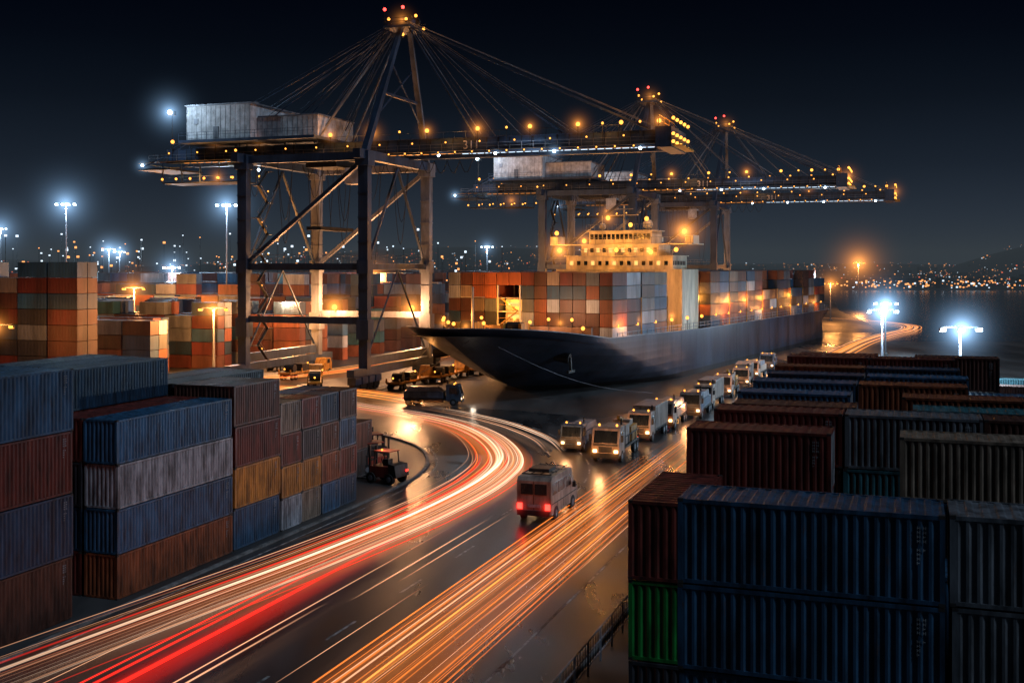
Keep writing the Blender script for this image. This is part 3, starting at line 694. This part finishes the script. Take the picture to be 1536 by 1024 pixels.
for a,b_ in(((48,3,9.5),(30,-26,.4)),((46,-4,9.5),(22,-30,.4)),((45,6,8.5),(20,20,.2))):
    P=[Vector(a).lerp(Vector(b_),t/8)-Vector((0,0,1.6*math.sin(math.pi*t/8))) for t in range(9)]
    for p,q in zip(P[:-1],P[1:]): ml.bar(p,q,.05,.05,'cranel')
ml.obj('mooring_lines',ship)
# ------------------------------------------------------------------ high mast lamps
def mast(x,y,h,rad,st,w,key='w',n=4,name='high_mast_lamp'):
    e=empty(name,(x,y,0)); b=MB(); em='e_wht' if key=='w' else 'e_amb'
    b.cyl((0,0,0),(0,0,h),.28,'cranel',10,.14); b.bar((-2.6,0,h),(2.6,0,h),.2,.2,'dark'); b.bar((0,-1.2,h-.3),(0,1.2,h-.3),.16,.16,'dark'); b.cbox(0,0,.3,1.1,1.1,.6,'conc')
    for i in range(n):
        xx=-2.4+4.8*i/(n-1); b.box(xx-.4,xx+.4,-.55,.1,h-.5,h-.1,'dark'); b.box(xx-.33,xx+.33,-.62,-.551,h-.48,h-.12,em); b.box(xx-.3,xx+.3,-.5,.0,h-.56,h-.501,em)
    b.obj('mast_and_floodlights',e); plight('lamp_light',(0,-1.2,h-.9),CW if key=='w' else AMB,w,e,.6)
    if rad: glow_vol((0,-.6,h-.3),rad,st,key,e)
mast(-118,300,36.8,20,1.3,26000); mast(-73,290,36,18,1.2,26000); mast(65.3,200,12.4,11,3.6,28000,n=3); mast(59.3,150,12.0,9,3.6,24000,n=3)
mast(-212,470,36,28,1.0,20000); mast(-11,500,29,14,.8,20000); mast(-160,450,27,17,1.5,22000,n=3); mast(-180,520,27,17,1.5,22000,n=3)
mast(-80,176,11,6,2.4,6000,'a',2); mast(-55,209,12.4,8,2.4,24000,'a',2); mast(-100,205,12,0,.5,9000,'a',2)
mast(165,540,22,30,2.2,30000,'a',3); mast(-40,330,18,14,1.5,45000,'a'); mast(-105,350,20,15,1.3,45000); mast(-90,270,15,12,1.6,45000,'a',2)
mast(118,420,14,14,1.8,14000,'a'); mast(84,255,12,10,2.0,14000)
# ------------------------------------------------------------------ fence
fb=MB(); P=[Vector((*lp(3.4,y),0)) for y in [40+2.2*i for i in range(17)]]
for i,p in enumerate(P):
    fb.box(p.x-.05,p.x+.05,p.y-.05,p.y+.05,0,1.75,'cranel')
    if i<len(P)-1:
        q=P[i+1]
        for z in(1.72,1.1,.5): fb.bar((p.x,p.y,z),(q.x,q.y,z),.07,.07,'cranel')
        for j in range(1,5):
            m_=p.lerp(q,j/5); fb.bar((m_.x,m_.y,.5),(m_.x,m_.y,1.7),.03,.03,'dark')
fb.obj('steel_railing')
# ------------------------------------------------------------------ vehicles
def wheels(b,xs,w,r):
    for x in xs:
        for s in(-1,1):
            b.cyl((x,s*(w/2-.32),r),(x,s*(w/2),r),r,'tyre',16); b.cyl((x,s*(w/2-.02),r),(x,s*(w/2+.02),r),r*.5,'cranel',10)
def van_mesh(body):
    b=MB(); W=2.5
    b.prism([(-3.2,.55),(3.3,.55),(3.4,1.5),(2.5,1.75),(1.9,3.0),(1.6,3.15),(-2.95,3.15),(-3.2,2.9)],-W/2,W/2,body)
    b.box(-3.35,-3.2,-W/2+.05,W/2-.05,.5,.85,'dark'); b.box(3.4,3.55,-W/2+.05,W/2-.05,.5,.85,'dark')
    b.box(-3.225,-3.2,-.95,-.06,1.95,2.7,'glass'); b.box(-3.225,-3.2,.06,.95,1.95,2.7,'glass')
    b.box(-3.22,-3.2,-.02,.02,.9,2.9,'dark'); b.box(-3.23,-3.2,-.5,.5,1.05,1.25,'label')
    for s in(-1,1):
        y=s*W/2; y0,y1=(y,y+.02) if s>0 else(y-.02,y)
        for x0,x1 in((-2.8,-1.7),(-1.5,-.4),(-.2,.8),(1.0,1.75)): b.box(x0,x1,y0,y1,1.9,2.7,'glass')
        b.box(-3.0,3.2,y0,y1,1.25,1.33,'dark')
        for x0 in(-1.6,-.3,.9): b.box(x0,x0+.03,y0,y1,.7,1.24,'dark')
        b.box(-3.28,-3.2,s*1.02-.18,s*1.02+.18,.92,1.34,'e_red'); b.box(3.35,3.42,s*.9-.2,s*.9+.2,1.0,1.3,'e_head')
        b.box(1.7,1.9,s*(W/2+.22)-.12,s*(W/2+.22)+.12,1.7,2.1,'dark')
    for y in(-1,-.35,.35,1): b.bar((-2.7,y,3.32),(1.4,y,3.32),.06,.06,'dark')
    for x in(-2.6,-1.3,0,1.3): b.bar((x,-1.1,3.28),(x,1.1,3.28),.06,.06,'dark'); 
    b.box(-2.2,-.6,-.8,.7,3.36,3.6,'dark')
    vs=[(2.52,-1.1,1.8),(2.52,1.1,1.8),(1.98,1.1,2.95),(1.98,-1.1,2.95)]; b.add(vs,[(0,1,2,3)],'glass')
    wheels(b,(-2.0,2.1),W+.06,.52); return b.mesh('body_and_wheels')
def truck_mesh(body,load):
    b=MB(); W=2.5
    b.box(-4.6,4.2,-.45,.45,.65,.95,'dark')
    b.prism([(2.0,.7),(4.3,.7),(4.35,1.7),(3.95,3.0),(3.7,3.15),(2.0,3.15)],-W/2,W/2,body)
    vs=[(4.36,-1.05,1.8),(4.36,1.05,1.8),(4.02,1.05,2.85),(4.02,-1.05,2.85)]; b.add(vs,[(0,1,2,3)],'glass')
    for s in(-1,1):
        y=s*W/2; y0,y1=(y,y+.02) if s>0 else(y-.02,y); b.box(2.5,3.7,y0,y1,1.8,2.75,'glass')
        b.box(4.3,4.38,s*.95-.17,s*.95+.17,.95,1.2,'e_head'); b.box(-4.72,-4.66,s*1.0-.15,s*1.0+.15,.9,1.15,'e_red')
        b.box(3.9,4.1,s*(W/2+.2)-.1,s*(W/2+.2)+.1,1.9,2.5,'dark')
        b.ball((3.2,s*.8,3.25),.12,'e_amb',6,4); b.ball((4.4,s*1.1,.7),.1,'e_amb',6,4)
    b.box(4.33,4.5,-W/2,W/2,.5,.9,'dark'); b.box(4.36,4.4,-.6,.6,1.0,1.5,'dark'); b.box(4.36,4.4,-1.1,1.1,1.55,1.75,'dark')
    b.cyl((1.9,.9,1.2),(1.9,.9,3.7),.09,'dark',8); b.box(-1.5,1.5,-1.2,-.5,.45,.95,'dark')
    b.box(-4.65,1.8,-W/2,W/2,.98,1.15,'dark')
    if load=='box':
        b.box(-4.6,1.7,-1.24,1.24,1.16,3.5,'body_w'); b.box(-4.66,-4.6,-.02,.02,1.2,3.45,'dark')
        for i in range(10):
            for s in(-1,1): b.cbox(-4.5+i*.65,s*1.255,2.3,.05,.03,2.2,'cranel')
        b.box(-4.63,1.73,-1.27,1.27,3.5,3.56,'cranel')
    elif load=='gear':
        b.box(-4.4,-1.6,-1.1,1.1,1.16,2.5,'yel'); b.box(-1.3,.4,-1.0,1.0,1.16,2.9,'body_w'); b.cyl((.9,-1,1.8),(.9,1,1.8),.6,'dark',12); b.bar((-4.2,0,2.5),(-1,0,3.4),.3,.3,'yel'); b.box(-3.8,-2.4,-.8,.8,2.5,3.0,'body_w')
        for x in(-4.6,-3,-1.4,.2,1.7): b.bar((x,-1.2,1.15),(x,-1.2,2.0),.08,.08,'dark'); b.bar((x,1.2,1.15),(x,1.2,2.0),.08,.08,'dark')
        b.bar((-4.6,-1.2,2),(1.7,-1.2,2),.08,.08,'dark'); b.bar((-4.6,1.2,2),(1.7,1.2,2),.08,.08,'dark')
    else: b.box(-4.5,1.6,-1.2,1.2,1.16,2.1,body); b.prism([(-4.3,2.1),(1.4,2.1),(.6,2.8),(-3.6,2.8)],-1.0,1.0,'cranel')
    wheels(b,(-3.8,-2.6,3.1),W+.04,.52); return b.mesh('body_and_wheels')
def place(name,me,x,y,hd,sc=1,lamps=True):
    e=empty(name,(x,y,.008),hd); e.scale=(sc,)*3; inst(me,'body_and_wheels',e,bevel=.035); return e
vm=van_mesh('body_w'); HV=math.pi/2-TH
e=place('passenger_van',vm,2.9,92.0,HV,1.12)
plight('tail_light',(-5.4,0,.9),(1,.05,.03),22,e,.2)
glow_vol((-3.35,1.02,1.12),1.3,2.0,'r',e); glow_vol((-3.35,-1.02,1.12),1.3,2.0,'r',e)
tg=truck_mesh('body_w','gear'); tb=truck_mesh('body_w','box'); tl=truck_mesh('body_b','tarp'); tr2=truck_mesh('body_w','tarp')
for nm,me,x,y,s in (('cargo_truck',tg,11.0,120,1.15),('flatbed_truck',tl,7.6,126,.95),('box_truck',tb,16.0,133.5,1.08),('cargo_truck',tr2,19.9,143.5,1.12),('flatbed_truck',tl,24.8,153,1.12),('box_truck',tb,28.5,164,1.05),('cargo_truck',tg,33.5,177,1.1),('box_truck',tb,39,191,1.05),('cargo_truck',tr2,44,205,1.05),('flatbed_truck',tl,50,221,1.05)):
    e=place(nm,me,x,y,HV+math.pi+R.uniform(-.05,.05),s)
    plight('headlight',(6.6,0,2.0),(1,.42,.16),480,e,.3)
    if y<160: glow_vol((4.5,.95,1.08),1.3,1.6,'a',e); glow_vol((4.5,-.95,1.08),1.3,1.6,'a',e)
e=place('flatbed_truck',tl,-11.3,164.5,-TH+.25,.95)
plight('headlight',(6,0,1.2),(1,.8,.6),90,e,.3)
fk=MB()
fk.box(-1.6,1.2,-.95,.95,.6,1.6,'body_r'); fk.prism([(-1.9,.7),(-1.0,.7),(-1.0,1.9),(-1.7,1.8)],-1,1,'dark')
for x in(-.9,.8):
    for y in(-.8,.8): fk.bar((x,y,1.6),(x*.85,y,2.9),.09,.09,'dark')
fk.box(-.95,.85,-.85,.85,2.9,3.0,'body_r'); fk.box(-.5,.1,-.35,.35,1.6,2.2,'dark'); fk.bar((.3,0,1.6),(.55,0,2.2),.08,.08,'dark')
for y in(-.5,.5): fk.bar((1.5,y,.2),(1.5,y,3.4),.16,.16,'dark'); fk.box(1.6,3.0,y-.08,y+.08,.2,.28,'dark')
fk.bar((1.5,-.5,3.3),(1.5,.5,3.3),.14,.14,'dark'); fk.bar((1.5,-.5,2),(1.5,.5,2),.14,.14,'dark')
wheels(fk,(-1.1,1.0),2.2,.5); fk.ball((0,.6,3.1),.1,'e_amb'); fk.box(-1.93,-1.9,-.8,-.5,1.1,1.3,'e_red')
fkm=fk.mesh('chassis_mast_and_wheels')
for x,y,h in((-11.7,105.3,2.6),(-13.6,110.5,.6),(-14.3,116,2.0)):
    e=empty('forklift',(x,y,.0),h); inst(fkm,'chassis_mast_and_wheels',e,bevel=.03)
    if y<106: plight('beacon',(0,.6,3.7),(1,.5,.3),110,e,.1)
tt=MB(); tt.box(-6.2,6.2,-1.2,1.2,1.0,1.3,'yel'); tt.box(-6,6,-.3,.3,.7,1.0,'dark')
for x in(-6,-2,2,6):
    for s in(-1,1): tt.box(x-.15,x+.15,s*1.15-.1,s*1.15+.1,1.3,1.9,'yel')
tt.prism([(6.4,.7),(9.2,.7),(9.2,2.0),(8.6,3.0),(7.2,3.0),(6.4,1.6)],-1.1,1.1,'yel'); tt.box(7.4,8.4,-1.12,1.12,2.0,2.8,'glass')
tt.box(-1.5,1.5,-.9,.9,1.3,2.6,'dark'); tt.cyl((-4,-.9,2),(-4,.9,2),.7,'dark',12)
for s in(-1,1): tt.ball((9.25,s*.8,1.1),.14,'e_amb'); 
tt.ball((0,-1.2,2.7),.16,'e_amb'); tt.ball((-6,0,2),.16,'e_amb'); wheels(tt,(-5.2,-4,4.6,8.2),2.44,.5)
tm=tt.mesh('chassis_cab_and_wheels')
for x,y,h in((-17.2,188.5,HV),(-11.5,200,HV+.05),(-5.0,214,HV),(-33,190,HV+.5),(-38,205,HV),(-44,222,HV)):
    e=empty('terminal_tractor_trailer',(x,y,0),h); inst(tm,'chassis_cab_and_wheels',e,bevel=.03)
    if x>-34: plight('beacon',(0,-1.6,3.4),AMB,500,e,.2)
# ------------------------------------------------------------------ light trails
M['t_w']=trailmat('trail_peach',(1,.47,.25),2.1); M['t_h']=trailmat('trail_white',(1,.68,.47),2.8); M['t_o']=trailmat('trail_orange',(1,.24,.04),1.6); M['t_y']=trailmat('trail_amber',(1,.34,.07),1.9); M['t_r']=trailmat('trail_red',(1,.025,.015),1.9)
def fd(a0,a1,s,pk=1):
    def f(t):
        return pk*max(0,min(1,(t-0)/max(a0,.01)))*max(0,min(1,(1-t)/max(a1,.01)))*s
    return f
def sub(P,t0,t1):
    n=len(P); return P[int(t0*(n-1)):int(t1*(n-1))+1]
tA=MB()
for i in range(54):
    o_=R.gauss(0,1.5)-.2; o_=max(-3.6,min(3.2,o_)); P=off(BP,-o_*1.0)
    t0=R.choice((0,0,.08,.15,.3,.4,.45)); t1=R.choice((1,1,.95,.85,.75,.9,.8))
    if t1-t0<.25: continue
    k=R.choice(['t_w','t_w','t_w','t_h','t_h','t_y','t_o','t_r']) if abs(o_)<2 else R.choice(['t_o','t_r','t_w'])
    ribbon(tA,sub(P,t0,t1),R.choice((.05,.07,.1,.22)),R.uniform(.3,.8),k,fd(.25,.5,R.uniform(.35,1)))
for i in range(5): ribbon(tA,sub(off(BP,-2+i),.15,.93),1.6,.05+.02*i,R.choice(['t_w','t_o','t_w']),fd(.3,.5,.2))  # wide faint ribbons: soft glow painted just above the road under the trails
tA.obj('curved_light_trails_and_glow')
def sline(mb,X0,y0,y1,w,z,k,s,curve=0):
    P=[]
    for j in range(17):
        y=y0+(y1-y0)*j/16; P.append(Vector((*lp(X0+curve*((y-y0)/80)**2,y),0)))
    ribbon(mb,P,w,z,k,fd(.05 if y0<50 else .3,.45,s))
tB=MB()
for i in range(44):
    X0=R.gauss(-6.3,1.9); X0=max(-10,min(-2.0,X0)); 
    y0=R.choice((36,40,44,60,70)); y1=R.choice((85,95,105,118,130,140))
    sline(tB,X0,y0,y1,R.choice((.03,.05,.08,.13)),R.uniform(.25,.8),R.choice(['t_o','t_o','t_o','t_y','t_w']),R.uniform(.35,1))
for i in range(4): sline(tB,-8.6+i*1.5,38,R.uniform(95,120),1.3,.05+.02*i,'t_o',.16)  # wide ribbons paint an orange sheen low over the road
for i in range(9): sline(tB,-.2+R.uniform(-1,1.6)*.8,R.choice((92,100,110)),R.uniform(135,165),.09,.5+.03*i,R.choice(['t_o','t_y']),.8)
tB.obj('straight_light_trails_and_glow')
tC=MB()
for X0,y1,w in((-19.2,84,.16),(-18.7,80,.24),(-18.0,88,.3),(-17.5,78,.1),(-19.8,76,.08)): sline(tC,X0,36,y1,w,R.uniform(.4,.8),'t_r',1)
sline(tC,-18.4,36,86,1.7,.06,'t_r',.22)  # wide ribbon: painted red glow beneath the tail-lamp streaks
for X0,y0,y1,w,k in((-15.4,34,86,.1,'t_w'),(-14.8,40,66,.14,'t_w'),(-13.6,66,88,.12,'t_w'),(-12.6,70,90,.08,'t_w'),(-10.6,52,70,.05,'t_w'),(-4.6,62,104,.08,'t_w'),(-3.2,60,96,.06,'t_w'),(-21.5,36,70,.05,'t_w')): sline(tC,X0,y0,y1,w,.5,k,.8)
tC.obj('red_and_white_light_trails')
tD=MB()
Q=cat([(-12,157),(-6.4,149.8),(-1.5,141.5),(1.6,134),(3.6,127),(4.6,119)],10)
for i in range(7): ribbon(tD,off(Q,R.uniform(-1.1,1.1)),R.choice((.06,.1,.16)),.4+.05*i,R.choice(['t_h','t_w']),fd(.3,.4,.9))
Q2=cat([(38,178),(52,205),(70,245),(90,290),(108,325),(124,352),(132,380),(126,415),(112,440)],8)
for i in range(16): ribbon(tD,off(Q2,R.uniform(-3.5,3.5)),.25,.5+.02*i,R.choice(['t_y','t_o','t_w']),fd(.3,.3,.9))
Q3=cat([(-120,196),(-80,192),(-50,196),(-36,205),(-22,235),(-8,262),(5,290)],8)
for i in range(16): ribbon(tD,off(Q3,R.uniform(-3.5,3.5)),.28,.5+.02*i,R.choice(['t_y','t_o','t_y','t_r']),fd(.2,.3,1))
Q4=cat([(-75,184),(-50,183),(-30,178),(-20,170),(-12,160)],8)
for i in range(16): ribbon(tD,off(Q4,R.uniform(-3.5,2.5)),.28,.5+.02*i,R.choice(['t_y','t_o','t_y']),fd(.2,.3,1))
tD.obj('distant_light_trails')
# ------------------------------------------------------------------ world, moon, camera
w=bpy.data.worlds.new('World'); S.world=w; w.use_nodes=True; t=w.node_tree; t.nodes.clear()
o=N(t,'ShaderNodeOutputWorld'); bg=N(t,'ShaderNodeBackground'); tc=N(t,'ShaderNodeTexCoord'); sx=N(t,'ShaderNodeSeparateXYZ'); cr_=N(t,'ShaderNodeValToRGB')
L(t,tc.outputs['Generated'],sx.inputs[0]); L(t,sx.outputs[2],cr_.inputs[0])
e=cr_.color_ramp.elements; e[0].position=0; e[0].color=(.017,.027,.046,1); e[1].position=.26; e[1].color=(.0006,.0013,.0036,1)
for p_,c_ in((.04,(.0115,.0195,.036,1)),(.085,(.0048,.0095,.0195,1)),(.14,(.0018,.0040,.0092,1)),(.19,(.0009,.0021,.0053,1))):
    q=cr_.color_ramp.elements.new(p_); q.color=c_
n1=N(t,'ShaderNodeTexNoise',inp={'Scale':2.2,'Detail':5.0}); L(t,tc.outputs['Generated'],n1.inputs['Vector'])
mr=N(t,'ShaderNodeMapRange'); mr.inputs[3].default_value=.7; mr.inputs[4].default_value=1.3; L(t,n1.outputs[0],mr.inputs[0])
L(t,cr_.outputs[0],bg.inputs[0]); L(t,mr.outputs[0],bg.inputs[1]); L(t,bg.outputs[0],o.inputs[0])
sn=bpy.data.lights.new('moon','SUN'); sn.energy=.95; sn.angle=math.radians(6); sn.color=(.62,.8,1)
so=bpy.data.objects.new('moon',sn); S.collection.objects.link(so); so.rotation_euler=(-Vector((.56,-.38,.72))).to_track_quat('-Z','Y').to_euler()
cd=bpy.data.cameras.new('camera'); co=bpy.data.objects.new('camera',cd); S.collection.objects.link(co)
co.location=(0,0,20); co.rotation_euler=(math.pi/2,0,0); cd.sensor_width=36; cd.lens=36*1700/1536; cd.shift_y=-112/1536; cd.clip_end=20000; cd.clip_start=.5
S.camera=co
S.view_settings.view_transform='Standard'; S.view_settings.look='None'; S.view_settings.exposure=0
